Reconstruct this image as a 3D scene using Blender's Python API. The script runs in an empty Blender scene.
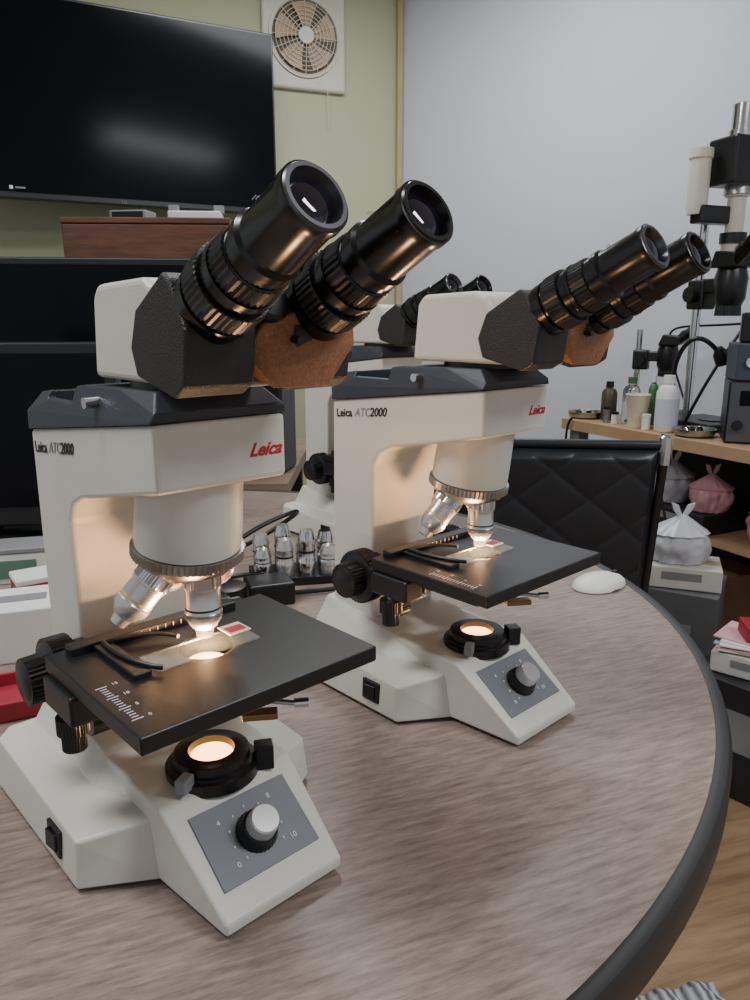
import bpy, bmesh, math, random
from mathutils import Vector, Matrix, noise as mnoise
random.seed(4)
T=0.72
SC=bpy.context.scene
# ------------------------------------------------------------------ materials
def lin(c):
    return tuple((x/255/12.92) if x/255<=0.04045 else ((x/255+0.055)/1.055)**2.4 for x in c)
MC={}
def mat(name,rgb,rough=.5,metal=0,bump=0,bscale=300,var=.06,vscale=12,emit=None,estr=0,trans=0,coat=0,spec=.5,alpha=1):
    if name in MC: return MC[name]
    m=bpy.data.materials.new(name); m.use_nodes=True
    nt=m.node_tree; b=nt.nodes['Principled BSDF']
    c=lin(rgb)
    tc=nt.nodes.new('ShaderNodeTexCoord')
    n=nt.nodes.new('ShaderNodeTexNoise'); n.inputs['Scale'].default_value=vscale; n.inputs['Detail'].default_value=4
    nt.links.new(tc.outputs['Object'],n.inputs['Vector'])
    r=nt.nodes.new('ShaderNodeValToRGB')
    r.color_ramp.elements[0].position=.3; r.color_ramp.elements[1].position=.7
    r.color_ramp.elements[0].color=tuple(x*(1-var) for x in c)+(1,)
    r.color_ramp.elements[1].color=tuple(min(1,x*(1+var)) for x in c)+(1,)
    nt.links.new(n.outputs['Fac'],r.inputs['Fac']); nt.links.new(r.outputs['Color'],b.inputs['Base Color'])
    b.inputs['Roughness'].default_value=rough; b.inputs['Metallic'].default_value=metal
    b.inputs['Specular IOR Level'].default_value=spec; b.inputs['Alpha'].default_value=alpha
    if trans: b.inputs['Transmission Weight'].default_value=trans
    if coat: b.inputs['Coat Weight'].default_value=coat
    if emit: b.inputs['Emission Color'].default_value=lin(emit)+(1,); b.inputs['Emission Strength'].default_value=estr
    if bump:
        n2=nt.nodes.new('ShaderNodeTexNoise'); n2.inputs['Scale'].default_value=bscale; n2.inputs['Detail'].default_value=2
        nt.links.new(tc.outputs['Object'],n2.inputs['Vector'])
        bp=nt.nodes.new('ShaderNodeBump'); bp.inputs['Strength'].default_value=bump; bp.inputs['Distance'].default_value=.001
        nt.links.new(n2.outputs['Fac'],bp.inputs['Height']); nt.links.new(bp.outputs['Normal'],b.inputs['Normal'])
    MC[name]=m; return m
def woodmat(name,c1,c2,scale,rot=0,rough=.4,mul=.25,p0=.36,p1=.62):
    m=bpy.data.materials.new(name); m.use_nodes=True; nt=m.node_tree; b=nt.nodes['Principled BSDF']
    tc=nt.nodes.new('ShaderNodeTexCoord'); mp=nt.nodes.new('ShaderNodeMapping')
    mp.inputs['Rotation'].default_value=(0,0,rot)
    mp.vector_type='TEXTURE'
    mp.inputs['Scale'].default_value=tuple(1/s for s in scale)
    nt.links.new(tc.outputs['Object'],mp.inputs['Vector'])
    n=nt.nodes.new('ShaderNodeTexNoise'); n.inputs['Scale'].default_value=1; n.inputs['Detail'].default_value=8; n.inputs['Roughness'].default_value=.7
    nt.links.new(mp.outputs['Vector'],n.inputs['Vector'])
    r=nt.nodes.new('ShaderNodeValToRGB')
    r.color_ramp.elements[0].position=p0; r.color_ramp.elements[1].position=p1
    r.color_ramp.elements[0].color=lin(c1)+(1,); r.color_ramp.elements[1].color=lin(c2)+(1,)
    nt.links.new(n.outputs['Fac'],r.inputs['Fac'])
    n2=nt.nodes.new('ShaderNodeTexNoise'); n2.inputs['Scale'].default_value=3; n2.inputs['Detail'].default_value=3
    nt.links.new(tc.outputs['Object'],n2.inputs['Vector'])
    mx=nt.nodes.new('ShaderNodeMix'); mx.data_type='RGBA'; mx.blend_type='MULTIPLY'
    mx.inputs[0].default_value=mul
    nt.links.new(r.outputs['Color'],mx.inputs[6]); nt.links.new(n2.outputs['Fac'],mx.inputs[7])
    nt.links.new(mx.outputs[2],b.inputs['Base Color'])
    b.inputs['Roughness'].default_value=rough
    bp=nt.nodes.new('ShaderNodeBump'); bp.inputs['Strength'].default_value=.12; bp.inputs['Distance'].default_value=.001
    nt.links.new(n.outputs['Fac'],bp.inputs['Height']); nt.links.new(bp.outputs['Normal'],b.inputs['Normal'])
    MC[name]=m; return m
CREAM=mat('cream_enamel',(210,208,198),.42,bump=.12,bscale=700,var=.03)
BLACK=mat('black_enamel',(20,20,22),.34,bump=.1,bscale=900,var=.1)
BLACKC=mat('black_crinkle',(40,38,38),.40,bump=.8,bscale=1200,var=.1)
LAMPLIT=mat('lamplit_crinkle',(156,106,74),.36,.35,bump=.9,bscale=1400,var=.25,vscale=500)  # housing crinkle with warm lamp light painted into its colour
BLACKG=mat('black_gloss',(11,11,12),.24,var=.1)
NAVY=mat('dark_blue_plastic',(48,52,62),.42,bump=.2,bscale=900)
STAGE=mat('stage_black',(20,21,24),.34,bump=.08,bscale=600,var=.1)
CHROME=mat('chrome',(215,215,217),.16,1,var=.03)
STEEL=mat('brushed_steel',(170,170,170),.32,1,var=.06)
RIM=mat('dark_rim',(96,98,102),.28,.8)
BRASS=mat('brass',(150,120,84),.35,1)
SILVERW=mat('satin_white_metal',(208,206,204),.26,.75)
YEL=mat('yellow_ring',(210,180,70),.4)
LENS=mat('coated_lens',(16,13,30),.04,0,spec=.9)
LABEL=mat('grey_label',(112,116,124),.45)
WHITE=mat('white_plastic',(225,225,222),.4)
PRINT=mat('white_print',(235,235,235),.6)
INK=mat('black_ink',(30,30,32),.6)
RED=mat('red_ink',(190,25,40),.5)
REDP=mat('red_plastic',(160,40,58),.5)
GLOW=mat('lamp_glass',(255,225,180),.3,emit=(255,176,100),estr=9)
GLASS=mat('clear_glass',(235,240,238),.03,trans=.95)
SLIDE=mat('slide_glass',(225,235,230),.05,alpha=.14,spec=.8)
GREYP=mat('grey_plastic',(130,132,134),.5)
PAPER=mat('paper',(222,220,216),.8)
# ------------------------------------------------------------------ builders
def link(o,parent=None):
    SC.collection.objects.link(o)
    if parent: o.parent=parent
    return o
def group(name,loc=(0,0,0),rotz=0):
    e=bpy.data.objects.new(name,None); e.empty_display_size=.05
    e.location=loc; e.rotation_euler=(0,0,math.radians(rotz)); return link(e)
def fin(name,bm,m,parent,bevel=0,smooth=False,seg=3,ang=35,rename=None):
    bmesh.ops.recalc_face_normals(bm,faces=bm.faces[:])
    me=bpy.data.meshes.new(name); bm.to_mesh(me); bm.free()
    me.materials.append(m)
    if smooth:
        for p in me.polygons: p.use_smooth=True
        me.set_sharp_from_angle(angle=math.radians(ang))
    o=link(bpy.data.objects.new(name,me),parent)
    if bevel:
        md=o.modifiers.new('bevel','BEVEL'); md.width=bevel; md.segments=seg; md.limit_method='ANGLE'; md.angle_limit=math.radians(25)
    return o
def box(name,c,s,m,parent,rot=(0,0,0),bevel=.001):
    bm=bmesh.new(); bmesh.ops.create_cube(bm,size=1)
    M=Matrix.Translation(c)@(Matrix.Rotation(rot[2],4,'Z')@Matrix.Rotation(rot[1],4,'Y')@Matrix.Rotation(rot[0],4,'X'))@Matrix.Diagonal((s[0],s[1],s[2],1))
    bm.transform(M); return fin(name,bm,m,parent,bevel)
def frame(d):
    d=Vector(d).normalized(); up=Vector((0,0,1)) if abs(d.z)<.9 else Vector((1,0,0))
    a=d.cross(up).normalized(); b=d.cross(a).normalized(); return d,a,b
def lathe(name,prof,o,d,m,parent,seg=40,kn=0,bevel=0,smooth=True,cap=True):
    bm=bmesh.new(); o=Vector(o); d,a,b=frame(d); rings=[]
    for t,r in prof:
        if r<1e-6: rings.append([bm.verts.new(o+d*t)])
        else:
            rings.append([bm.verts.new(o+d*t+(a*math.cos(2*math.pi*j/seg)+b*math.sin(2*math.pi*j/seg))*(r*(1-kn*(j%2)))) for j in range(seg)])
    for i in range(len(rings)-1):
        A,B=rings[i],rings[i+1]
        for j in range(seg):
            k=(j+1)%seg
            if len(A)==1 and len(B)==1: continue
            if len(A)==1: bm.faces.new((A[0],B[j],B[k]))
            elif len(B)==1: bm.faces.new((A[j],A[k],B[0]))
            else: bm.faces.new((A[j],A[k],B[k],B[j]))
    if cap:
        if len(rings[0])>1: bm.faces.new(rings[0])
        if len(rings[-1])>1: bm.faces.new(rings[-1])
    return fin(name,bm,m,parent,bevel,smooth=(smooth and not kn))
def cyl(name,p0,p1,r,m,parent,r2=None,seg=32,kn=0):
    p0=Vector(p0);p1=Vector(p1);L=(p1-p0).length
    return lathe(name,[(0,r),(L,r if r2 is None else r2)],p0,p1-p0,m,parent,seg=seg,kn=kn)
def prism(name,pts,f,lo,hi,m,parent,bevel=0,seg=3):
    bm=bmesh.new()
    A=[bm.verts.new(f(lo,p,0)) for p in pts]; B=[bm.verts.new(f(hi,p,1)) for p in pts]
    n=len(pts); bm.faces.new(A); bm.faces.new(B[::-1])
    for i in range(n): bm.faces.new((A[i],B[i],B[(i+1)%n],A[(i+1)%n]))
    return fin(name,bm,m,parent,bevel,seg=seg)
def hull(name,pts,m,parent,bevel=0,seg=3):
    bm=bmesh.new(); vs=[bm.verts.new(p) for p in pts]
    r=bmesh.ops.convex_hull(bm,input=vs)
    dv=[v for v in bm.verts if not v.link_faces]
    if dv: bmesh.ops.delete(bm,geom=dv,context='VERTS')
    bmesh.ops.recalc_face_normals(bm,faces=bm.faces[:])
    bmesh.ops.dissolve_limit(bm,angle_limit=.02,verts=bm.verts[:],edges=bm.edges[:])
    return fin(name,bm,m,parent,bevel,seg=seg)
def cut(o,cutters):
    bv=[x for x in o.modifiers if x.type=='BEVEL']; sav=None
    if bv: sav=(bv[0].width,bv[0].segments); o.modifiers.remove(bv[0])
    cutters=cutters if isinstance(cutters,list) else [cutters]
    for cutter in cutters:
        cutter.modifiers.clear(); cutter.parent=o.parent
        md=o.modifiers.new('cut','BOOLEAN'); md.object=cutter; md.operation='DIFFERENCE'; md.solver='EXACT'
    bpy.context.view_layer.update()
    dg=bpy.context.evaluated_depsgraph_get()
    me=bpy.data.meshes.new_from_object(o.evaluated_get(dg)); o.modifiers.clear(); o.data=me
    for cutter in cutters: bpy.data.objects.remove(cutter)
    if sav:
        md=o.modifiers.new('bevel','BEVEL'); md.width=sav[0]; md.segments=sav[1]; md.limit_method='ANGLE'; md.angle_limit=math.radians(25)
def tube(name,pts,r,m,parent,smooth=True):
    cu=bpy.data.curves.new(name,'CURVE'); cu.dimensions='3D'; cu.bevel_depth=r; cu.bevel_resolution=4; cu.use_fill_caps=True
    sp=cu.splines.new('NURBS' if smooth else 'POLY'); sp.points.add(len(pts)-1)
    for i,p in enumerate(pts): sp.points[i].co=(*p,1)
    if smooth: sp.use_endpoint_u=True; sp.order_u=4; sp.resolution_u=8
    cu.materials.append(m); return link(bpy.data.objects.new(name,cu),parent)
def text(name,s,loc,X,Y,size,m,parent,shear=0,bold=0):
    cu=bpy.data.curves.new(name,'FONT'); cu.body=s; cu.size=size; cu.extrude=.0001; cu.shear=shear; cu.offset=bold
    cu.materials.append(m); o=link(bpy.data.objects.new(name,cu),parent)
    X=Vector(X).normalized();Y=Vector(Y).normalized();Z=X.cross(Y)
    M=Matrix((X,Y,Z)).transposed().to_4x4(); M.translation=Vector(loc); o.matrix_local=M
    return o
# ------------------------------------------------------------------ microscope
def microscope(name,loc,rotz,lamp=1.0,slide=True):
    g=group(name,loc,rotz); yz=lambda x,p,k:(x,p[0],p[1])
    bm=bmesh.new()
    prof=[(.0,.003,.045),(.0,.011,.045),(.067,.058,.051),(.17,.061,.051),(.17,.003,.051),(.07,.003,.051)]
    L=[bm.verts.new((-w,y,z)) for y,z,w in prof]; R=[bm.verts.new((w,y,z)) for y,z,w in prof]
    n=len(prof)
    for i in range(n):
        bm.faces.new((L[i],R[i],R[(i+1)%n],L[(i+1)%n]))
    for S in (L,R):
        bm.faces.new((S[0],S[1],S[2],S[5])); bm.faces.new((S[2],S[3],S[4],S[5]))
    fin('base_front_block',bm,CREAM,g,.0022)
    pts=[]
    for s in (-1,1):
        pts+=[(s*.095,.10,.003),(s*.095,.255,.003),(s*.082,.267,.003),(s*.051,.072,.003),
              (s*.092,.102,.036),(s*.092,.253,.044),(s*.08,.264,.046),(s*.050,.080,.044)]
    hull('base_wings',pts,CREAM,g,.0022)
    hull('base_rear_rise',[(s*x,y,z) for s in (-1,1) for x,y,z in ((.066,.14,.04),(.064,.262,.04),(.050,.150,.062),(.048,.255,.074),(.051,.11,.045))],CREAM,g,.0022)
    for s in (-1,1):
        for y in (.02,.24):
            cyl('rubber_foot',(s*(.03 if y<.1 else .07),y,0),(s*(.03 if y<.1 else .07),y,.005),.009,BLACK,g)
    prism('column_and_arm',[(.050,.266),(.050,.306),(.245,.284),(.247,.055),(.186,.055),(.184,.225),(.176,.238),(.160,.245)],yz,-.045,.045,CREAM,g,.003)
    # dark top plate with carrying recess
    p=hull('top_plate',[(s*x,y,z) for s in (-1,1) for x,y,z in ((.047,.05,.3065),(.047,.244,.2845),(.044,.049,.312),(.046,.246,.298),(.036,.062,.323),(.040,.10,.323),(.040,.150,.322),(.037,.236,.312))],NAVY,g,.0012)
    cut(p,[box('c',(0,.192,.314),(.070,.064,.026),NAVY,None,bevel=0),box('c',(-.04,.190,.319),(.06,.050,.020),NAVY,None,bevel=0)])
    cyl('clamp_screw',(-.040,.125,.313),(-.052,.125,.313),.0036,CHROME,g)
    lathe('head_collar',[(0,.034),(.006,.034)],(0,.090,.322),(0,0,1),BLACK,g)
    prism('prism_head',[(.142,.327),(.137,.376),(.130,.384),(.070,.386),(.060,.381),(.036,.345),(.012,.327)],yz,-.036,.036,CREAM,g,.004)
    # binocular body
    th=math.radians(26.5); a=Vector((0,-math.cos(th),math.sin(th))); nn=Vector((0,math.sin(th),math.cos(th))); O=Vector((0,.025,.358))
    P=lambda x,aa,n_: O+Vector((x,0,0))+a*aa+nn*n_
    fa=lambda x,p,k:P(x,p[0],p[1])
    for s,nm in ((-1,'left'),(1,'right')):
        pr=[(-.030,.004),(-.014,.018),(.022,.020),(.026,.014),(.028,-.014),(.012,-.037),(.000,-.038),(-.032,-.012)]
        prism('prism_housing_'+nm,pr,fa,s*.053,s*.012,BLACKC,g,.002)
        o=P(s*.033,0,0)
        lathe('tube_'+nm,[(.018,.0195),(.030,.0205),(.034,.0205),(.0345,.0190),(.037,.0190)],o,a,BLACKG,g)
        lathe('focus_ring_'+nm,[(.037,.0210),(.0375,.0215),(.050,.0215),(.0505,.0208)],o,a,BLACK,g,seg=88,kn=.03)
        lathe('tube_neck_'+nm,[(.050,.0188),(.056,.0188),(.057,.0198),(.060,.0198)],o,a,BLACKG,g,seg=56)
        lathe('diopter_ring_'+nm,[(.060,.0192),(.072,.0186)],o,a,BLACK,g,seg=72,kn=.04)
        lathe('eyepiece_barrel_'+nm,[(.072,.0178),(.0725,.0170),(.078,.0170),(.0785,.0180),(.083,.0180),(.085,.0162),(.113,.0158),(.1145,.0166),(.119,.0164),(.1195,.0150)],o,a,BLACKG,g,seg=56,cap=False)
        lathe('eyepiece_rim_'+nm,[(.1190,.0158),(.1203,.0150),(.1203,.0130),(.1150,.0112)],o,a,RIM if s<0 else BLACKG,g,seg=56,cap=False)
        lathe('eyepiece_lens_'+nm,[(.1140,.0114),(.1155,.0114),(.1172,.008),(.1178,.004),(.1180,0)],o,a,LENS,g)
        text('eyepiece_print','10x/18 M',P(s*.033-.009,.090,.0162),(1,0,0),a,.0045,PRINT,g)
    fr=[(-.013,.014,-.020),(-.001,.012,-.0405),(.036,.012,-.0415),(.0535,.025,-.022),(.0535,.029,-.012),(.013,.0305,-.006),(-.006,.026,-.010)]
    hull('prism_lamplit_plate',[P(*q) for q in fr]+[P(x*.96,aa-.014,n_+.012) for x,aa,n_ in fr],LAMPLIT,g,.001)  # added plate; its brown stands in for lamp light on the housing underside
    cyl('plate_screw',P(.012,.024,-.018),P(.012,.0300,-.0216),.0022,BLACK,g)
    prism('hinge_bridge',[(-.025,.006),(.012,.012),(.022,-.006),(.012,-.026),(-.024,-.012)],fa,-.013,.013,BLACKC,g,.002)
    lathe('hinge',[(-.02,.012),(.030,.012),(.032,.010)],P(0,0,.002),a,BLACK,g)
    # turret
    td=Vector((0,.17,-.985)).normalized(); to=Vector((0,.092,.270))
    lathe('turret_housing',[(0,.0335),(.036,.0350),(.048,.0352),(.052,.0345)],to,td,CREAM,g,seg=56)
    lathe('turret_ring',[(.0525,.0375),(.0590,.0375)],to,td,STEEL,g,seg=120,kn=.035)
    lathe('turret_dome',[(.0590,.0345),(.064,.032),(.070,.024),(.072,0)],to,td,STEEL,g,seg=48)
    def objective(p,d,L,nm,ring):
        lathe('objective_'+nm,[(0,.0095),(.004,.0125),(.016,.0125),(.0165,.0118),(L*.62,.0118),(L*.64,.0125),(L*.72,.0122),(L*.85,.0085),(L*.88,.0065),(L,.0055)],p,d,SILVERW,g)
        lathe('objective_band_'+nm,[(L*.57,.0121),(L*.595,.0121)],p,d,ring,g)
        lathe('objective_knurl_'+nm,[(.006,.0130),(.014,.0130)],p,d,CHROME,g,seg=80,kn=.03)
    objective((0,.0857,.207),(0,0,-1),.050,'in_use',BLACK)
    objective((-.017,.104,.206),(-.62,.22,-.74),.048,'side',YEL)
    objective((.019,.108,.206),(.5,.30,-.80),.030,'far',RED)
    objective((.0,.120,.204),(.0,.62,-.80),.032,'rear',YEL)
    # stage
    st=box('stage_plate',(0,.0765,.1435),(.170,.137,.011),STAGE,g,bevel=.0012)
    cut(st,cyl('c',(0,.0857,.12),(0,.0857,.17),.018,STAGE,None))
    lp=box('stage_lower_plate',(-.004,.086,.134),(.13,.11,.010),STAGE,g)
    cut(lp,cyl('c',(0,.0857,.12),(0,.0857,.17),.021,STAGE,None))
    box('slide_carrier',(-.052,.108,.1505),(.012,.075,.005),STAGE,g)
    box('slide_rail',(-.01,.136,.1515),(.125,.012,.006),BLACK,g)
    tube('slide_clip',[(-.052,.128,.154),(-.03,.126,.155),(-.014,.116,.154),(-.010,.104,.1535)],.0016,BLACK,g)
    tube('slide_clip',[(-.052,.128,.154),(-.056,.10,.155),(-.048,.075,.154),(-.040,.068,.1535)],.0018,BLACK,g)
    if slide:
        box('glass_slide',(-.004,.084,.1502),(.076,.026,.0012),SLIDE,g,bevel=0)
        box('slide_label',(.028,.094,.1512),(.017,.017,.0006),PAPER,g,bevel=0)
        box('slide_label_mark',(.028,.093,.1517),(.013,.009,.0004),REDP,g,bevel=0)
    for i in range(16):
        box('scale_tick',(-.0765,.028+i*.0032,.1492),(.004 if i%5 else .007,.0005,.0003),PRINT,g,bevel=0)
        if i%5==0: text('scale_digit',str(i),(-.070,.027+i*.0032,.1493),(1,0,0),(0,1,0),.004,PRINT,g)
    for i in range(9):
        box('scale_tick_rail',(-.03+i*.006,.1295,.1520),(.0005,.0004,.003),PRINT,g,bevel=0)
    box('stage_bracket',(0,.160,.118),(.050,.055,.034),BLACK,g,bevel=.002)
    box('drive_block',(-.078,.118,.128),(.022,.045,.020),BLACK,g,bevel=.002)
    cyl('drive_shaft',(-.078,.125,.12),(-.078,.125,.092),.004,CHROME,g)
    lathe('coaxial_drive',[(0,.0105),(.012,.0105),(.0125,.008),(.024,.008)],(-.078,.125,.112),(0,0,-1),BLACK,g,seg=64,kn=.05)
    # condenser
    lathe('condenser',[(0,.012),(.004,.018),(.018,.020),(.020,.024),(.026,.024),(.027,.018),(.034,.016)],(0,.0857,.104),(0,0,1),BLACK,g)
    lathe('condenser_lens',[(0,.0130),(.001,.0130),(.0025,0)],(0,.0857,.138),(0,0,1),GLOW,g)  # emissive lens stands in for lamp light passing through the condenser
    box('condenser_fork',(0,.125,.116),(.034,.06,.007),BLACK,g)
    tube('iris_lever',[(.012,.078,.112),(.030,.062,.107),(.046,.048,.105)],.002,STEEL,g)
    lathe('iris_lever_tip',[(0,.0034),(.010,.0034)],(.045,.049,.105),(.8,-.5,0),CHROME,g,seg=30)
    box('filter_lever',(.020,.054,.104),(.024,.010,.005),BRASS,g,rot=(0,0,-.6))
    # lamp collar
    lathe('lamp_collar',[(0,.032),(.008,.032),(.0085,.029),(.011,.029),(.0115,.0265),(.017,.0260),(.0178,.0245),(.0178,.0160),(.0120,.0150)],(0,.0857,.055),(0,0,1),BLACK,g,seg=56)
    lathe('lamp_glass',[(0,.0148),(.0125,.0148),(.0140,.009),(.0145,0)],(0,.0857,.056),(0,0,1),GLOW,g)
    box('filter_holder',(.030,.066,.064),(.013,.012,.018),BLACK,g,rot=(0,0,-.5))
    box('filter_holder_tab',(-.030,.070,.066),(.012,.008,.010),GREYP,g,rot=(0,0,.5))
    # sloped control panel
    S=Vector((0,.067,.047)).normalized(); N=Vector((0,-.047,.067)).normalized(); Q=Vector((0,0,.011))
    pp=lambda x,s,h:(Q+Vector((x,0,0))+S*s+N*h)
    hull('control_label',[pp(x,s,h) for x in (-.037,.037) for s in (.017,.068) for h in (-.0005,.0012)],LABEL,g,.0005)
    lathe('dial_base',[(0,.0145),(.003,.0140),(.009,.0120),(.010,.011)],pp(0,.041,.001),N,BLACKG,g,seg=60,kn=.03)
    lathe('dial_cap',[(.010,.0105),(.019,.0100),(.020,.0090),(.0201,0)],pp(0,.041,.001),N,mat('dial_silver',(205,205,205),.3,.7),g)
    for i in range(9):
        an=math.radians(-130+i*260/8)
        x,y=math.sin(an),math.cos(an)
        box('dial_tick',pp(x*.0185,.041+y*.0185,.0015),(.0011,.0011,.0011),PRINT,g,bevel=0)
    for x,s_,t_ in ((-.022,.026,'0'),(.019,.026,'10'),(-.022,.055,'4'),(.018,.057,'8')):
        text('dial_digit',t_,pp(x,s_,.0014),(1,0,0),S,.005,PRINT,g)
    # focus knobs
    for s in (-1,1):
        cyl('focus_shaft',(s*.04,.180,.118),(s*.06,.180,.118),.010,CREAM,g)
        lathe('focus_collar',[(0,.020),(.006,.020)],(s*.045,.18,.118),(s,0,0),BLACK,g)
        lathe('coarse_focus_knob',[(0,.0265),(.016,.0265)],(s*.056,.180,.118),(s,0,0),BLACK,g,seg=84,kn=.045)
        lathe('coarse_focus_rim',[(.016,.0240),(.018,.020)],(s*.056,.180,.118),(s,0,0),BLACK,g)
        lathe('fine_focus_knob',[(0,.0175),(.016,.0170)],(s*.073,.180,.118),(s,0,0),BLACK,g,seg=64,kn=.05)
        lathe('fine_focus_cap',[(0,.014),(.0015,.012),(.002,0)],(s*.089,.180,.118),(s,0,0),BLACK,g)
    cyl('condenser_shaft',(-.02,.138,.098),(-.052,.138,.098),.004,CHROME,g)
    lathe('condenser_knob',[(0,.012),(.014,.012)],(-.050,.138,.098),(-1,0,0),BLACK,g,seg=56,kn=.06)
    # switch, prints
    box('switch_frame',(-.0935,.135,.022),(.004,.022,.020),BLACK,g,rot=(0,.05,0))
    box('power_switch',(-.0960,.135,.022),(.003,.014,.013),BLACKG,g,rot=(0,.05,.12))
    text('model_print','Leica',(-.0454,.238,.268),(0,-1,.09),(0,0.09,1),.0115,INK,g,bold=.0002)
    text('model_print','ATC',(-.0454,.211,.2705),(0,-1,.09),(0,0.09,1),.0115,GREYP,g,shear=.3)
    text('model_print','2000',(-.0454,.189,.2725),(0,-1,.09),(0,0.09,1),.0115,INK,g,shear=.3,bold=.0002)
    text('brand_print','Leica',(.017,.0497,.281),(1,0,0),(0,0,1),.0115,RED,g,shear=.45,bold=.0003)
    if lamp>0:
        ld=bpy.data.lights.new(name+'_lamp','AREA'); ld.shape='DISK'; ld.size=.018; ld.energy=.25*lamp; ld.color=(1,.56,.25)
        lo=link(bpy.data.objects.new('halogen_lamp',ld),g); lo.location=(0,.0857,.0725); lo.rotation_euler=(math.pi,0,0)
        ld=bpy.data.lights.new(name+'_cond_fill','AREA'); ld.shape='DISK'; ld.size=.022; ld.energy=.62*lamp; ld.color=(1,.56,.27)  # added light imitating lamp light scattered upward at the slide
        lo=link(bpy.data.objects.new('condenser_scatter_fill',ld),g); lo.location=(0,.0857,.1475); lo.rotation_euler=(math.pi,0,0)
    return g
microscope('microscope',(-.0555,.405,T+.0004),43)
microscope('microscope',(.157,.613,T+.0004),43)
microscope('microscope',(.078,1.16,T+.0004),43,lamp=0,slide=False)
# ------------------------------------------------------------------ round table
tw=woodmat('table_laminate',(110,95,86),(178,160,148),(30,210,40),math.radians(22),.34,p0=.28,p1=.72)
g=group('round_table',(-.35,.886,0))
lathe('table_top',[(T-.028,.715),(T-.002,.7155),(T,.714)],(0,0,0),(0,0,1),tw,g,seg=160)
lathe('rubber_edge',[(T-.032,.712),(T-.032,.724),(T-.026,.7275),(T-.006,.7275),(T+.0015,.724),(T+.002,.718),(T+.0003,.7135)],(0,0,0),(0,0,1),mat('rubber_edge',(38,38,40),.45),g,seg=160,cap=False)
lathe('pedestal',[(.03,.20),(.05,.06),(.10,.045),(.66,.045),(.688,.16)],(0,0,0),(0,0,1),BLACK,g)
for k in range(4):
    an=k*math.pi/2+.4
    hull('foot_%d'%k,[(math.cos(an)*r+math.cos(an+1.57)*w,math.sin(an)*r+math.sin(an+1.57)*w,z) for r,zz in ((.05,.09),(.42,.04)) for w in (-.03,.03) for z in (0,zz)],BLACK,g,.005)
# ------------------------------------------------------------------ room
C0=Vector((.12,3.7,0)); GD=Vector((-.94,-.34,0)).normalized(); RD=Vector((.75,-.66,0)).normalized()
def wall(name,p,d,L,H,m,side):
    n=Vector((-d.y,d.x,0))*side
    bm=bmesh.new(); q=[p,p+d*L,p+d*L+n*.1,p+n*.1]
    A=[bm.verts.new(v) for v in q]; B=[bm.verts.new(v+Vector((0,0,H))) for v in q]
    bm.faces.new(A); bm.faces.new(B[::-1])
    for i in range(4): bm.faces.new((A[i],B[i],B[(i+1)%4],A[(i+1)%4]))
    return fin(name,bm,m,None)
wall('wall_back',C0,GD,4.4,2.6,mat('green_paint',(184,187,154),.7,bump=.1,bscale=60,var=.03,vscale=1.5),-1)
wall('wall_right',C0,RD,4.6,2.6,mat('grey_wallpaper',(204,208,216),.75,bump=.2,bscale=90,var=.02,vscale=1.2),1)
box('trim_1',(C0.x-.012,C0.y-.035,1.3),(.022,.022,2.6),mat('trim_cream',(176,164,116),.5),None,rot=(0,0,.35))
fl=woodmat('floor_laminate',(142,114,82),(176,146,110),(4,40,10),.3,.45)
box('floor',(0,1,-.05),(8,8,.1),fl,None,bevel=0)
box('ceiling',(0,1,2.65),(8,8,.1),mat('ceiling_white',(220,220,216),.8),None,bevel=0)
# ------------------------------------------------------------------ television
g=group('television',(-.941,3.03,0),26.6)
W,zb,zt=1.2,1.507,2.176
box('tv_body',(0,.03,(zb+zt)/2),(W,.05,zt-zb),BLACK,g,bevel=.006)
box('tv_bezel',(0,.002,(zb+zt)/2),(W,.012,zt-zb),mat('tv_bezel',(60,60,64),.3,.5),g,bevel=.003)
SCR=mat('dark_screen',(14,16,20),.13,var=.05,spec=.10)
box('tv_screen',(0,-.005,(zb+zt)/2+.006),(W-.016,.004,zt-zb-.030),SCR,g,bevel=0)
text('tv_badge','LG',(-.02,-.008,zb+.003),(1,0,0),(0,0,1),.016,GREYP,g)
box('tv_sticker',(-.395,-.0075,zb+.035),(.012,.001,.012),WHITE,g,bevel=0)
box('tv_sticker_text',(-.365,-.0075,zb+.035),(.034,.001,.006),GREYP,g,bevel=0)
box('wall_mount',(0,.14,1.85),(.4,.20,.3),BLACK,g)
# ------------------------------------------------------------------ wall fan
fc=Vector((-.305,3.546,2.238)); an=math.degrees(math.atan2(.34,.94))
g=group('wall_fan',(fc.x,fc.y,fc.z),an)
IV=mat('ivory_plastic',(214,208,192),.45)
box('fan_frame',(0,-.012,0),(.36,.03,.40),IV,g,bevel=.012)
lathe('fan_well',[(0,.155),(.010,.155),(.0105,.142),(.003,.14)],(0,-.026,0),(0,-1,0),IV,g,seg=64,cap=False)
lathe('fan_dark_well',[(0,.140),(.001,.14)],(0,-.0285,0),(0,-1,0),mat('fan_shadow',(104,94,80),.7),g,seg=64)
for k in range(5):
    a0=k*math.pi/2.5+.3
    bm=bmesh.new(); vs=[]
    for r,w0,w1 in ((.03,-.35,.4),(.08,-.42,.42),(.132,-.35,.50)):
        vs.append([bm.verts.new((math.cos(a0+w)*r,-.034-.006*i,math.sin(a0+w)*r)) for i,w in enumerate((w0,(w0+w1)/2,w1))])
    for i in range(2):
        for j in range(2): bm.faces.new((vs[i][j],vs[i+1][j],vs[i+1][j+1],vs[i][j+1]))
    fin('fan_blade_%d'%k,bm,mat('fan_blade',(184,160,132),.5),g)
for r in [.03+.0165*i for i in range(8)]:
    tube('grille_ring',[(math.cos(q*math.pi/16)*r,-.056+.02*(r/.15)**2,math.sin(q*math.pi/16)*r) for q in range(33)],.0013,IV,g,smooth=False)
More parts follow.
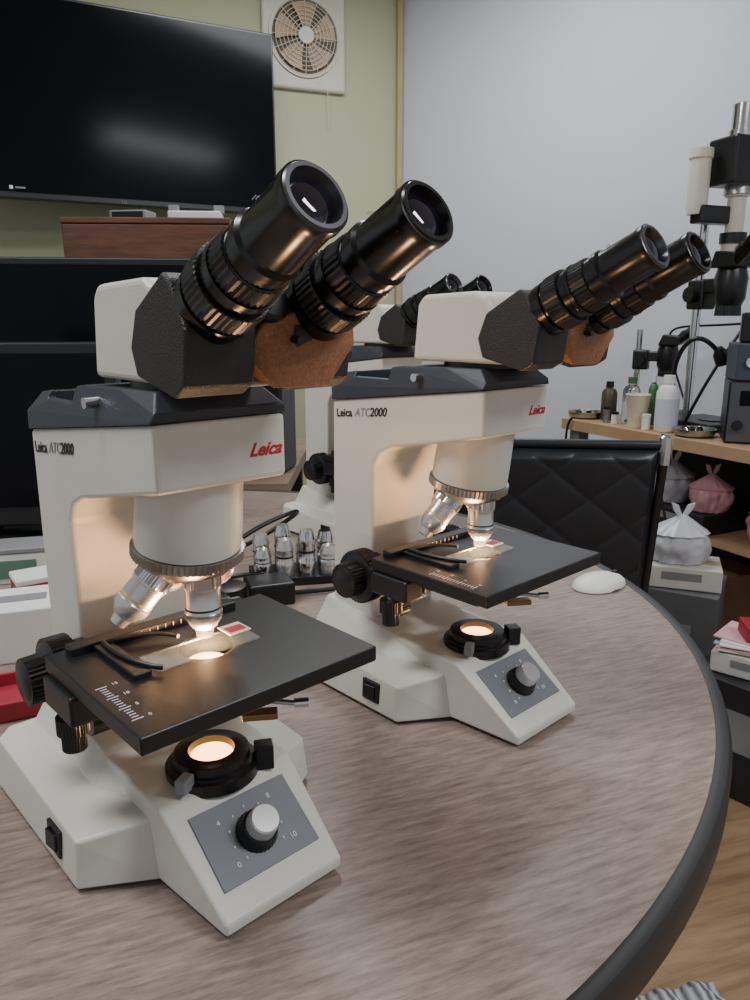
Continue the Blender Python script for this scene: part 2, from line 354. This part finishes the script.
for k in range(16):
    q=k*math.pi/8
    tube('grille_spoke',[(math.cos(q)*.02,-.056,math.sin(q)*.02),(math.cos(q)*.09,-.049,math.sin(q)*.09),(math.cos(q)*.152,-.034,math.sin(q)*.152)],.0013,IV,g)
lathe('fan_hub',[(0,.034),(.006,.032),(.008,0)],(0,-.054,0),(0,-1,0),IV,g)
tube('fan_pull_cord',[(.10,-.02,-.20),(.10,-.022,-.28),(.102,-.02,-.34)],.0015,IV,g)
# ------------------------------------------------------------------ left furniture
g=group('storage_cabinet',(-1.05,2.58,0))
DK=mat('cabinet_dark',(52,50,50),.5)
box('cabinet_body',(0,0,.6275),(1.22,.36,1.255),DK,g,bevel=.004)
for i in range(2):
    for k in (-1,1):
        box('cabinet_door',(k*.305,-.184,.32+i*.62),(.59,.012,.60),mat('cabinet_door',(66,62,60),.45),g)
        cyl('handle',(k*.05,-.20,.32+i*.62-.05),(k*.05,-.20,.32+i*.62+.05),.006,CHROME,g)
g=group('wooden_box',(-.70,2.50,1.2555),3)
RW=woodmat('red_wood',(84,50,36),(124,76,52),(6,60,60),0,.5)
box('box_body',(0,0,.055),(.50,.2,.11),RW,g,bevel=.004)
box('box_lid',(0,0,.120),(.51,.21,.018),RW,g,bevel=.004)
g=group('router',(-.56,2.49,1.386),5)
box('router_body',(0,0,.012),(.16,.09,.022),WHITE,g,bevel=.004)
for x in (-.07,.07): box('antenna_block',(x,.02,.034),(.03,.03,.024),GREYP,g)
g=group('cable_box',(-.76,2.50,1.386),-8)
box('cable_box_body',(0,0,.014),(.12,.08,.028),GREYP,g,bevel=.004)
box('cable_box_front',(0,-.041,.014),(.10,.004,.018),BLACKG,g)
def monitor(name,loc,rotz,w,h,zb,badge=None,bx=0,fr=.12):
    g=group(name,loc,rotz)
    box('shell',(0,.03,zb+h/2),(w,.04,h),BLACK,g,bevel=.008)
    box('bezel',(0,.005,zb+h/2),(w,.016,h),mat('bezel_black',(26,27,30),.35),g,bevel=.004)
    box('screen',(0,-.0035,zb+h/2+.008),(w-.036,.003,h-.05),SCR,g,bevel=0)
    box('neck',(0,.06,zb/2+.05),(.07,.03,zb+.09),BLACK,g)
    lathe('foot',[(0.001,fr),(.008,fr*.98),(.014,.05)],(0,.06,0),(0,0,1),BLACK,g)
    if badge: text('badge',badge,(bx,-.0045,zb+.004),(1,0,0),(0,0,1),.015,PRINT,g)
    return g
g=group('desk',(-1.15,2.03,0))
DW=woodmat('desk_wood',(120,100,84),(150,130,110),(6,60,60),0,.5)
box('desk_top',(0,0,T-.017),(1.9,.70,.03),DW,g)
for x in (-.9,.9):
    for y in (-.3,.3): box('leg',(x,y,(T-.032)/2),(.04,.04,T-.034),BLACK,g)
monitor('monitor',(-.83,1.95,T),6,.76,.44,.075)
monitor('monitor',(-.67,1.20,T),8,.50,.30,.028,'DELL',.115)
g=group('speaker',(-.27,1.85,T),-10)
box('speaker_body',(0,0,.13),(.12,.12,.26),BLACK,g,bevel=.006)
for z,r in ((.08,.042),(.19,.024)): lathe('speaker_cone',[(0,r),(.004,r),(.0045,r*.85),(-.002,r*.3),(-.001,0)],(0,-.060,z),(0,-1,0),GREYP,g)
# clutter on table left
g=group('tissue_box',(-.40,.79,T),20)
box('carton',(0,0,.03),(.11,.08,.06),PAPER,g,bevel=.002)
box('carton_slot',(0,0,.0605),(.06,.02,.001),GREYP,g,bevel=0)
g=group('red_tray',(-.345,.665,T),25)
box('tray_floor',(0,0,.003),(.13,.07,.006),REDP,g)
for s in (-1,1):
    box('tray_side',(0,s*.034,.010),(.13,.004,.018),REDP,g); box('tray_end',(s*.063,0,.010),(.004,.07,.018),REDP,g)
g=group('slide_case',(-.435,.93,T),35)
box('case_body',(0,0,.018),(.07,.05,.036),REDP,g,bevel=.003); box('case_label',(0,-.0255,.018),(.05,.001,.022),PAPER,g,bevel=0)
box('case_lid',(0,0,.040),(.071,.051,.008),WHITE,g,bevel=.002)
g=group('slide_case',(-.52,1.03,T),15)
box('case_body',(0,0,.022),(.10,.06,.044),PAPER,g,bevel=.003); box('case_label',(0,-.0305,.022),(.07,.001,.026),mat('green_label',(90,130,110),.5),g,bevel=0)
box('case_lid',(0,0,.048),(.102,.062,.008),GREYP,g,bevel=.002)
g=group('paper_stack',(-.56,.90,T),30)
for i in range(7): box('sheet_%d'%i,(random.uniform(-.004,.004),random.uniform(-.004,.004),.003+i*.005),(.13,.09,.005),PAPER,g,rot=(0,0,random.uniform(-.1,.1)),bevel=.0005)
def marker(p,rz,c):
    g=group('marker_pen',p,rz)
    cyl('pen_body',(-.05,0,.006),(.03,0,.006),.006,c,g,seg=20); cyl('pen_cap',(.03,0,.006),(.055,0,.006),.0065,BLACK,g,seg=20)
marker((-.40,.86,T),70,REDP); marker((-.36,.87,T),40,WHITE)
g=group('spare_objectives',(-.115,1.03,T),12)
box('rack',(0,0,.006),(.13,.07,.012),BLACK,g)
for i in range(4):
    for j in range(2):
        x=-.047+i*.031; y=-.017+j*.034; L=.04+.012*((i+j)%3)
        lathe('objective_%d_%d'%(i,j),[(0,.011),(.012,.0125),(.02,.0125),(.021,.0118),(L*.7,.0118),(L*.72,.0125),(L*.8,.012),(L,.009)],(x,y,.012),(0,0,1),SILVERW if (i+j)%2 else CHROME,g)
        lathe('band',[(L*.5,.0122),(L*.55,.0122)],(x,y,.012),(0,0,1),BLACK,g)
g=group('power_cable',(0,0,T))
tube('cable',[(-.3,1.05,.006),(-.22,1.12,.006),(-.14,1.16,.05),(-.10,1.11,.09),(-.2,1.05,.06),(-.25,.98,.006),(-.16,.93,.006),(-.05,.97,.006)],.0035,BLACK,g)
tube('cable_loop',[(-.28,.97,.005),(-.2,.92,.02),(-.13,.95,.03),(-.16,1.0,.02),(-.24,1.0,.006),(-.3,.9,.005)],.003,BLACK,g)
g=group('camera_adapter',(-.19,.90,T),20)
lathe('adapter_body',[(0,.028),(.012,.030),(.02,.026),(.035,.026),(.037,.02)],(0,0,0),(0,0,1),BLACK,g)
box('adapter_box',(.06,.02,.015),(.06,.05,.03),BLACK,g,bevel=.003)
g=group('computer_mouse',(.315,.995,T),-60)
bm=bmesh.new(); bmesh.ops.create_uvsphere(bm,u_segments=32,v_segments=16,radius=1)
for v in bm.verts:
    v.co=Vector((v.co.x*.028*(1-.12*v.co.y),v.co.y*.044,max(v.co.z,-.05)*.018+.0015))
fin('shell',bm,WHITE,g,smooth=True)
lathe('dark_base',[(0,.026),(.002,.029),(.003,.027)],(0,0,0),(0,0,1),BLACK,g)
box('wheel',(0,.026,.015),(.006,.012,.007),BLACK,g)
# ------------------------------------------------------------------ chair
LEA=mat('black_leather',(28,31,38),.36,bump=.25,bscale=250,var=.1)
g=group('office_chair',(.40,1.68,0),-6)
def quilt(name,w,h,M,m,parent,cell=.11,amp=.007):
    bm=bmesh.new(); nx,ny=int(w/.004),int(h/.004)
    V=[]
    for j in range(ny+1):
        row=[]
        for i in range(nx+1):
            x=-w/2+w*i/nx; y=-h/2+h*j/ny
            u=(x*.8+y)/cell*math.pi/1.2; v=(x*.8-y)/cell*math.pi/1.2
            d=amp*(abs(math.sin(u))*abs(math.sin(v)))**.25
            e=min(1,(min(w/2-abs(x),h/2-abs(y)))/.02)
            row.append(bm.verts.new(M@Vector((x,y,d*e+.02*math.sqrt(max(0,e))))))
        V.append(row)
    for j in range(ny):
        for i in range(nx): bm.faces.new((V[j][i],V[j][i+1],V[j+1][i+1],V[j+1][i]))
    o=fin(name,bm,m,parent,smooth=True,ang=80); return o
Mf=Matrix.Translation((0,-.02,.63))@Matrix.Rotation(math.radians(96),4,'X')
quilt('backrest_front',.45,.36,Mf,LEA,g)
Mb=Matrix.Translation((0,.0,.63))@Matrix.Rotation(math.pi,4,'Z')@Matrix.Rotation(math.radians(84),4,'X')
quilt('backrest_back',.45,.36,Mb,LEA,g)
box('backrest_core',(0,-.01,.63),(.43,.03,.35),LEA,g,rot=(math.radians(6),0,0),bevel=.01)
box('seat',(0,.22,.44),(.46,.40,.09),LEA,g,bevel=.03)
for s in (-1,1):
    cyl('back_post',(s*.225,-.005,.42),(s*.238,-.04,.80),.010,BLACK,g)
    lathe('post_cap',[(0,.015),(.06,.015),(.064,.010)],(s*.238,-.04,.775),(0,0,1),CHROME,g)
tube('left_arm_frame',[(-.24,0,.60),(-.25,.10,.65),(-.25,.26,.65),(-.24,.32,.56),(-.23,.30,.44)],.012,CHROME,g)
box('left_arm_pad',(-.25,.17,.67),(.045,.2,.025),LEA,g,bevel=.01)
tube('right_arm_frame',[(.235,0,.60),(.235,.10,.65),(.235,.26,.65),(.232,.32,.56),(.22,.30,.44)],.012,CHROME,g)
box('right_arm_pad',(.235,.17,.67),(.04,.2,.025),LEA,g,bevel=.01)
cyl('top_rail',(-.235,-.04,.818),(.235,-.04,.818),.010,LEA,g)
cyl('gas_post',(0,.2,.1),(0,.2,.40),.028,CHROME,g)
for k in range(5):
    q=k*2*math.pi/5+.3
    cyl('spoke_%d'%k,(0,.2,.09),(math.cos(q)*.22,.2+math.sin(q)*.22,.07),.018,BLACK,g,r2=.012)
    lathe('caster_%d'%k,[(-.02,.028),(.02,.028)],(math.cos(q)*.22,.2+math.sin(q)*.22,.028),(-math.sin(q),math.cos(q),0),BLACK,g)
# ------------------------------------------------------------------ workbench (right)
BO=Vector((.66,2.62,0)); BE=Vector((.44,-.898,0)).normalized(); BMv=Vector((.898,.44,0)).normalized(); BA=math.degrees(math.atan2(BE.y,BE.x))
BZ=.75
def bp(s,t,z=BZ+.001): return BO+BE*s+BMv*t+Vector((0,0,z))
g=group('workbench',tuple(BO),BA)
BW=woodmat('bench_wood',(160,126,92),(190,158,122),(6,60,60),0,.45)
box('bench_top',(.85,.20,BZ-.018),(1.7,.40,.036),BW,g)
box('bench_edge',(.85,-.004,BZ-.018),(1.7,.008,.036),mat('bench_edge',(172,142,110),.5),g)
for x in (.04,1.66):
    for y in (.04,.36): box('bench_leg',(x,y,(BZ-.036)/2),(.045,.045,BZ-.036),GREYP,g)
box('bench_shelf',(.85,.22,.45),(1.6,.32,.02),BW,g)
box('bench_shade_panel',(.85,.385,.45),(1.6,.01,.55),mat('shadow_panel',(60,58,56),.7),g)  # dark sheet painted as the shade under the bench
def bottle(name,p,r,h,body,cap,rz=0):
    g=group(name,tuple(p),rz)
    lathe('body',[(0,r*.92),(.004,r),(h*.70,r),(h*.80,r*.75),(h*.83,r*.42),(h*.88,r*.42)],(0,0,0),(0,0,1),body,g)
    lathe('cap',[(h*.86,r*.5),(h,r*.48)],(0,0,0),(0,0,1),cap,g,seg=40,kn=.05)
    return g
GREENP=mat('green_plastic',(60,110,66),.4)
g=bottle('spray_bottle',bp(.40,.06),.034,.17,WHITE,WHITE)
lathe('printed_band',[(.02,.0345),(.10,.0345)],(0,0,0),(0,0,1),mat('bottle_label',(200,206,220),.5),g)
bottle('reagent_bottle',bp(.20,.11),.028,.15,GLASS,GREENP)
bottle('reagent_bottle',bp(.11,.10),.026,.13,mat('dull_olive',(70,66,50),.4),BLACK)
bottle('reagent_bottle',bp(-.0,.20),.024,.11,WHITE,REDP)
bottle('glue_bottle',bp(.27,.135),.016,.16,GREENP,WHITE)
bottle('glue_bottle',bp(.235,.17),.014,.13,WHITE,REDP)
g=group('paper_cup',tuple(bp(.29,.05)))
lathe('cup',[(0,.026),(.10,.037),(.103,.039),(.105,.037),(.10,.035),(.01,.025)],(0,0,0),(0,0,1),mat('cup_cream',(214,206,178),.6),g,cap=False)
lathe('coffee',[(.085,.033),(.0855,.033)],(0,0,0),(0,0,1),mat('coffee',(60,36,22),.2),g)
def dish(p):
    g=group('parts_dish',tuple(p))
    lathe('dish',[(0,.045),(.004,.055),(.022,.060),(.022,.057),(.005,.05)],(0,0,0),(0,0,1),STEEL,g)
    for i in range(6): lathe('part_%d'%i,[(0,.009),(.02,.008)],(random.uniform(-.03,.03),random.uniform(-.03,.03),.006),(random.uniform(-.5,.5),random.uniform(-.5,.5),1),BLACK if i%2 else CHROME,g,seg=20)
dish(bp(.505,.065)); dish(bp(.03,.07))
TUBEW=mat('tube_white',(206,204,190),.4)
def stereo(name,p,rz,h,col=CREAM,cam=False,k=1.0):
    g=group(name,tuple(p),rz)
    box('base',(0,0,.012),(.20*k,.24*k,.024),col,g,bevel=.006)
    lathe('stage_disc',[(0,.045*k),(.003,.045*k)],(0,-.03*k,.024),(0,0,1),BLACK,g)
    cyl('post',(0,.09*k,.02),(0,.09*k,h),.014*k,CHROME,g)
    box('focus_block',(0,.075*k,h*.66),(.06*k,.07*k,.09*k),col,g,bevel=.008*k)
    for s in (-1,1): lathe('focus_knob',[(0,.024*k),(.025*k,.024*k)],(s*.03*k,.075*k,h*.66),(s,0,0),BLACK,g,seg=50,kn=.05)
    box('arm',(0,.01*k,h*.70),(.05*k,.10*k,.045*k),col,g,bevel=.006*k)
    H=h*.70
    lathe('zoom_body',[(0,.036*k),(.02*k,.045*k),(.08*k,.048*k),(.11*k,.04*k)],(0,-.04*k,H-.06*k),(0,0,1),col,g)
    lathe('objective_ring',[(0,.038*k),(.03*k,.036*k)],(0,-.04*k,H-.09*k),(0,0,1),BLACK,g,seg=60,kn=.03)
    hull('prism_body',[(s*.055*k,y*k,H+z*k) for s in (-1,1) for y,z in ((-.09,.05),(-.0,.05),(-.02,.10),(-.10,.09))],col,g,.006*k)
    for s in (-1,1):
        o=(s*.032*k,-.08*k,H+.07*k); d=(0,-.75,.66)
        lathe('eye_tube',[(t*k,r*k) for t,r in ((0,.02),(.03,.02),(.031,.023),(.05,.023),(.051,.018),(.09,.017),(.095,.013))],o,d,BLACKG,g)
    if cam:
        lathe('photo_tube',[(0,.032),(.05,.032),(.052,.026),(.16,.026),(.162,.034),(.19,.034)],(0,-.03,H+.09),(0,0,1),TUBEW,g)
        lathe('photo_clamp',[(0,.038),(.03,.038)],(0,-.03,H+.12),(0,0,1),BLACK,g)
        box('camera_body',(0,-.03,H+.345),(.15,.11,.13),BLACK,g,bevel=.008)
        lathe('camera_lens_mount',[(0,.04),(.025,.038)],(0,-.03,H+.257),(0,0,1),STEEL,g)
        lathe('camera_top_coupler',[(0,.036),(.02,.036),(.022,.030),(.09,.030),(.095,.02)],(-.01,-.03,H+.41),(0,0,1),CHROME,g)
        lathe('side_port',[(0,.026),(.02,.03),(.15,.03),(.155,.034),(.18,.034),(.182,.022)],(-.12,0,H+.20),(0,0,1),TUBEW,g)
        box('port_bridge',(-.06,-.01,H+.20),(.14,.05,.05),BLACK,g,bevel=.006)
        tube('camera_cable',[(.07,-.03,H+.33),(.14,-.06,H+.25),(.12,-.10,H+.05),(.02,-.12,H-.10),(-.08,-.08,H-.25),(-.11,-.02,.01)],.005,BLACK,g)
        tube('lamp_gooseneck',[(-.08,.06,.02),(-.12,.04,.15),(-.16,-.02,.26),(-.12,-.07,.30),(-.07,-.09,.24)],.007,BLACK,g)
        lathe('gooseneck_lamp',[(0,.012),(.02,.022),(.05,.024)],(-.07,-.09,.25),(.5,0,-.8),BLACK,g)
    return g
stereo('trinocular_microscope',bp(.38,.26),20,.62,col=BLACK,cam=True)
stereo('stereo_microscope',bp(.13,.29),60,.30,col=BLACK,k=.75)
# instruments stacked on bench
g=group('bench_power_supply',tuple(bp(.645,.15)),-20)
box('case',(0,0,.085),(.18,.16,.17),BLACK,g,bevel=.004)
box('front_panel',(0,-.081,.085),(.17,.004,.16),mat('panel_grey',(74,76,82),.4),g)
for x in (-.06,0,.06): lathe('knob',[(0,.014),(.015,.012)],(x,-.083,.05),(0,-1,0),BLACK,g)
box('display',(0,-.084,.125),(.12,.003,.04),SCR,g)
g=group('bench_instrument',tuple(bp(.645,.15,BZ+.172)),-14)
box('case',(0,0,.05),(.17,.14,.10),mat('bluegrey_case',(58,64,78),.45),g,bevel=.004)
for x in (-.05,.05): lathe('socket',[(0,.016),(.01,.014)],(x,-.07,.05),(0,-1,0),CHROME,g)
g=group('camera_case',tuple(bp(.645,.15,BZ+.273)),-24)
box('case',(0,0,.04),(.14,.11,.08),BLACK,g,bevel=.006); lathe('front_ring',[(0,.034),(.012,.032),(.0125,.026),(.004,.024),(.004,0)],(0,-.055,.04),(0,-1,0),GREYP,g)
g=group('tape_roll',tuple(bp(.645,.15,BZ+.354)),0)
lathe('roll',[(0,.022),(0,.045),(.035,.045),(.035,.022),(0,.022)],(0,0,0),(0,0,1),GREYP,g,cap=False)
for i,(s,t) in enumerate([(.345,.035),(.20,.045),(.245,.085),(.155,.05)]):
    g=group('parts_jar',tuple(bp(s,t)))
    r=random.uniform(.010,.015); h=random.uniform(.03,.07)
    lathe('jar',[(0,r),(h,r),(h+.003,r*.8)],(0,0,0),(0,0,1),random.choice([BLACK,STEEL,WHITE,BLACK,GREYP]),g,seg=24)
    lathe('lid',[(0,r*1.05),(.008,r*1.05)],(0,0,h),(0,0,1),random.choice([BLACK,WHITE,GREYP,BLACK]),g,seg=24)
g=group('bench_cable')
tube('cable_1',[tuple(bp(.2,.385,.76)),tuple(bp(.1,.385,.95)),tuple(bp(.0,.385,1.1)),tuple(bp(.3,.385,1.05)),tuple(bp(.62,.385,1.1))],.004,BLACK,g)
tube('cable_2',[tuple(bp(.06,-.015,.755)),tuple(bp(.02,-.02,.74)),tuple(bp(.05,-.03,.5)),tuple(bp(.1,-.02,.2))],.004,BLACK,g)
tube('cable_3',[tuple(bp(.46,-.012,.755)),tuple(bp(.44,-.025,.70)),tuple(bp(.50,-.03,.55)),tuple(bp(.56,-.02,.35)),tuple(bp(.54,-.02,.1))],.004,BLACK,g)
def bag(name,p,s,m,seed):
    # knotted plastic shopping bag: bulging lower body, vertical pleats gathered into a knot with two handles
    g=group(name,tuple(p)); bm=bmesh.new(); seg,rg=72,30; V=[]
    for j in range(rg+1):
        t=j/rg
        if t<.62: r=.80+.22*math.sin(t/.62*math.pi*.75)
        else:
            q=(t-.62)/.38; r=(.80+.22*math.sin(math.pi*.75))*(1-q)**1.1+.13
        z=t*1.5
        row=[]
        for i in range(seg):
            an=2*math.pi*i/seg
            pl=.10*t*abs(math.sin(an*7+seed))+.05*math.sin(an*3+seed+t*2)
            n_=.16*mnoise.noise(Vector((math.cos(an)*1.6+seed,math.sin(an)*1.6,t*2.4)))+.07*mnoise.noise(Vector((math.cos(an)*6,math.sin(an)*6+seed,t*5)))
            rr=r*(1+n_-pl*.8)
            row.append(bm.verts.new((math.cos(an)*rr*s[0],math.sin(an)*rr*s[1],z*s[2]+(.03*s[2]*mnoise.noise(Vector((an,seed,t*3))) if t>0 else 0))))
        V.append(row)
    for j in range(rg):
        for i in range(seg): bm.faces.new((V[j][i],V[j][(i+1)%seg],V[j+1][(i+1)%seg],V[j+1][i]))
    bm.faces.new(V[0]); bm.faces.new(V[-1])
    fin('bag_body',bm,m,g,smooth=True,ang=70)
    zt_=1.48*s[2]
    for k in (-1,1):
        hull('handle_ear',[(k*x*s[0],y*s[1],zt_+z*s[2]) for x,z in ((0,0),(.15,.35),(.38,.42),(.30,.18),(.12,-.05)) for y in (-.06,.06)],m,g,.002)
BAG=mat('white_bag',(190,192,198),.3); PINK=mat('pink_bag',(204,150,160),.35); GBAG=mat('grey_bag',(110,112,118),.35)
def carton(name,p,s,m,rz,tape=True):
    g=group(name,tuple(p),rz)
    box('carton_body',(0,0,s[2]/2),s,m,g,bevel=.003)
    if tape: box('carton_tape',(0,0,s[2]+.0005),(s[0]*.98,.04,.001),mat('tape',(180,165,130),.3),g,bevel=0)
    box('flap_seam',(0,-s[1]/2-.0005,s[2]*.6),(s[0]*.5,.001,s[2]*.35),GREYP,g,bevel=0)
def papers(name,p,rz,n=6,s=(.20,.14)):
    g=group(name,tuple(p),rz)
    for i in range(n): box('sheet_%d'%i,(random.uniform(-.008,.008),random.uniform(-.008,.008),.002+i*.004),(s[0],s[1],.0038),[PAPER,PAPER,mat('pink_paper',(214,168,174),.8),mat('blue_paper',(160,176,196),.8)][i%4],g,rot=(0,0,random.uniform(-.2,.2)),bevel=.0004)
CARD=mat('cardboard',(150,122,92),.8); WCARD=mat('white_carton',(206,204,198),.7)
GC=mat('grey_carton',(96,96,98),.7); BC=mat('black_box',(34,35,40),.5)
carton('storage_box',(.84,1.98,0),(.24,.22,.38),GC,-30,False)
carton('storage_box',(.84,1.96,.382),(.20,.14,.06),WCARD,-20)
bag('plastic_bag',(.83,1.96,.444),(.085,.06,.085),BAG,7.7)
carton('storage_box',(.90,1.62,0),(.24,.22,.28),BC,-50,False)
carton('storage_box',(.90,1.62,.282),(.18,.14,.05),WCARD,-40)
papers('paper_stack',(.90,1.62,.334),-35,7,(.17,.12))
carton('storage_box',(.90,1.62,.366),(.09,.07,.035),REDP,-10,False)
carton('storage_box',(.99,1.30,0),(.18,.16,.15),BC,10,False)
carton('storage_box',(.99,1.30,.152),(.10,.10,.05),REDP,20,False)
carton('storage_box',(.77,1.56,0),(.08,.12,.12),WCARD,-30,False)
carton('storage_box',tuple(bp(.45,.17,.462)),(.26,.24,.06),BC,BA,False)
bag('plastic_bag',tuple(bp(.38,.13,.524)),(.07,.06,.085),BAG,3.1)
bag('plastic_bag',tuple(bp(.53,.13,.524)),(.06,.06,.075),PINK,5.3)
bag('plastic_bag',tuple(bp(.75,.17,.461)),(.10,.09,.09),PINK,11.3)
carton('storage_box',tuple(bp(.15,.17,.462)),(.18,.20,.14),GC,BA,False)
papers('paper_stack',tuple(bp(.15,.17,.603)),BA,9,(.15,.18))
carton('storage_box',tuple(bp(.45,.20,0.001)),(.30,.26,.32),CARD,BA)
# striped cloth on floor
g=group('striped_cloth',(.50,.94,0),12)
SM=bpy.data.materials.new('striped_fabric'); SM.use_nodes=True; nt=SM.node_tree
w=nt.nodes.new('ShaderNodeTexWave'); w.inputs['Scale'].default_value=20; tc=nt.nodes.new('ShaderNodeTexCoord')
nt.links.new(tc.outputs['Object'],w.inputs['Vector']); r=nt.nodes.new('ShaderNodeValToRGB')
r.color_ramp.elements[0].color=lin((90,90,100))+(1,); r.color_ramp.elements[1].color=lin((200,200,206))+(1,)
nt.links.new(w.outputs['Fac'],r.inputs['Fac']); nt.links.new(r.outputs['Color'],nt.nodes['Principled BSDF'].inputs['Base Color'])
bm=bmesh.new(); V=[]
for j in range(13):
    V.append([bm.verts.new((-.075+.0125*i,-.08+.0125*j,.012+.012*math.sin(i*1.3+j*.5)*math.cos(j*.9))) for i in range(13)])
for j in range(12):
    for i in range(12): bm.faces.new((V[j][i],V[j][i+1],V[j+1][i+1],V[j+1][i]))
o=fin('cloth',bm,SM,g,smooth=True,ang=90); md=o.modifiers.new('thick','SOLIDIFY'); md.thickness=.008; md.offset=1
# ------------------------------------------------------------------ lights
def area(name,loc,size,sy,e,col=(1,1,1),rot=(0,0,0)):
    g=group(name,(loc[0],loc[1],0))
    ld=bpy.data.lights.new(name,'AREA'); ld.shape='RECTANGLE'; ld.size=size; ld.size_y=sy; ld.energy=e; ld.color=col
    o=link(bpy.data.objects.new('tube_light',ld),g); o.location=(0,0,loc[2]); o.rotation_euler=rot
    box('fixture',(0,0,loc[2]+.04),(size+.04,sy+.04,.05),WHITE,g)
area('ceiling_light',(1.7,.0,2.52),1.2,.30,40,(.97,.985,1))
area('ceiling_light',(-1.1,.5,2.52),1.2,.30,34,(.97,.985,1))
area('ceiling_light',(.1,2.45,2.52),1.2,.30,27,(.97,.985,1))
wd=bpy.data.worlds.new('world'); SC.world=wd; wd.use_nodes=True
wd.node_tree.nodes['Background'].inputs[0].default_value=(.88,.93,1.0,1); wd.node_tree.nodes['Background'].inputs[1].default_value=.5
# ------------------------------------------------------------------ camera
cam=bpy.data.cameras.new('camera'); co=link(bpy.data.objects.new('camera',cam)); SC.camera=co
co.location=(0,0,T+.363); co.rotation_euler=(math.radians(90-13.5),0,0)
cam.sensor_fit='VERTICAL'; cam.sensor_height=24; cam.lens=24*.75; cam.clip_start=.01
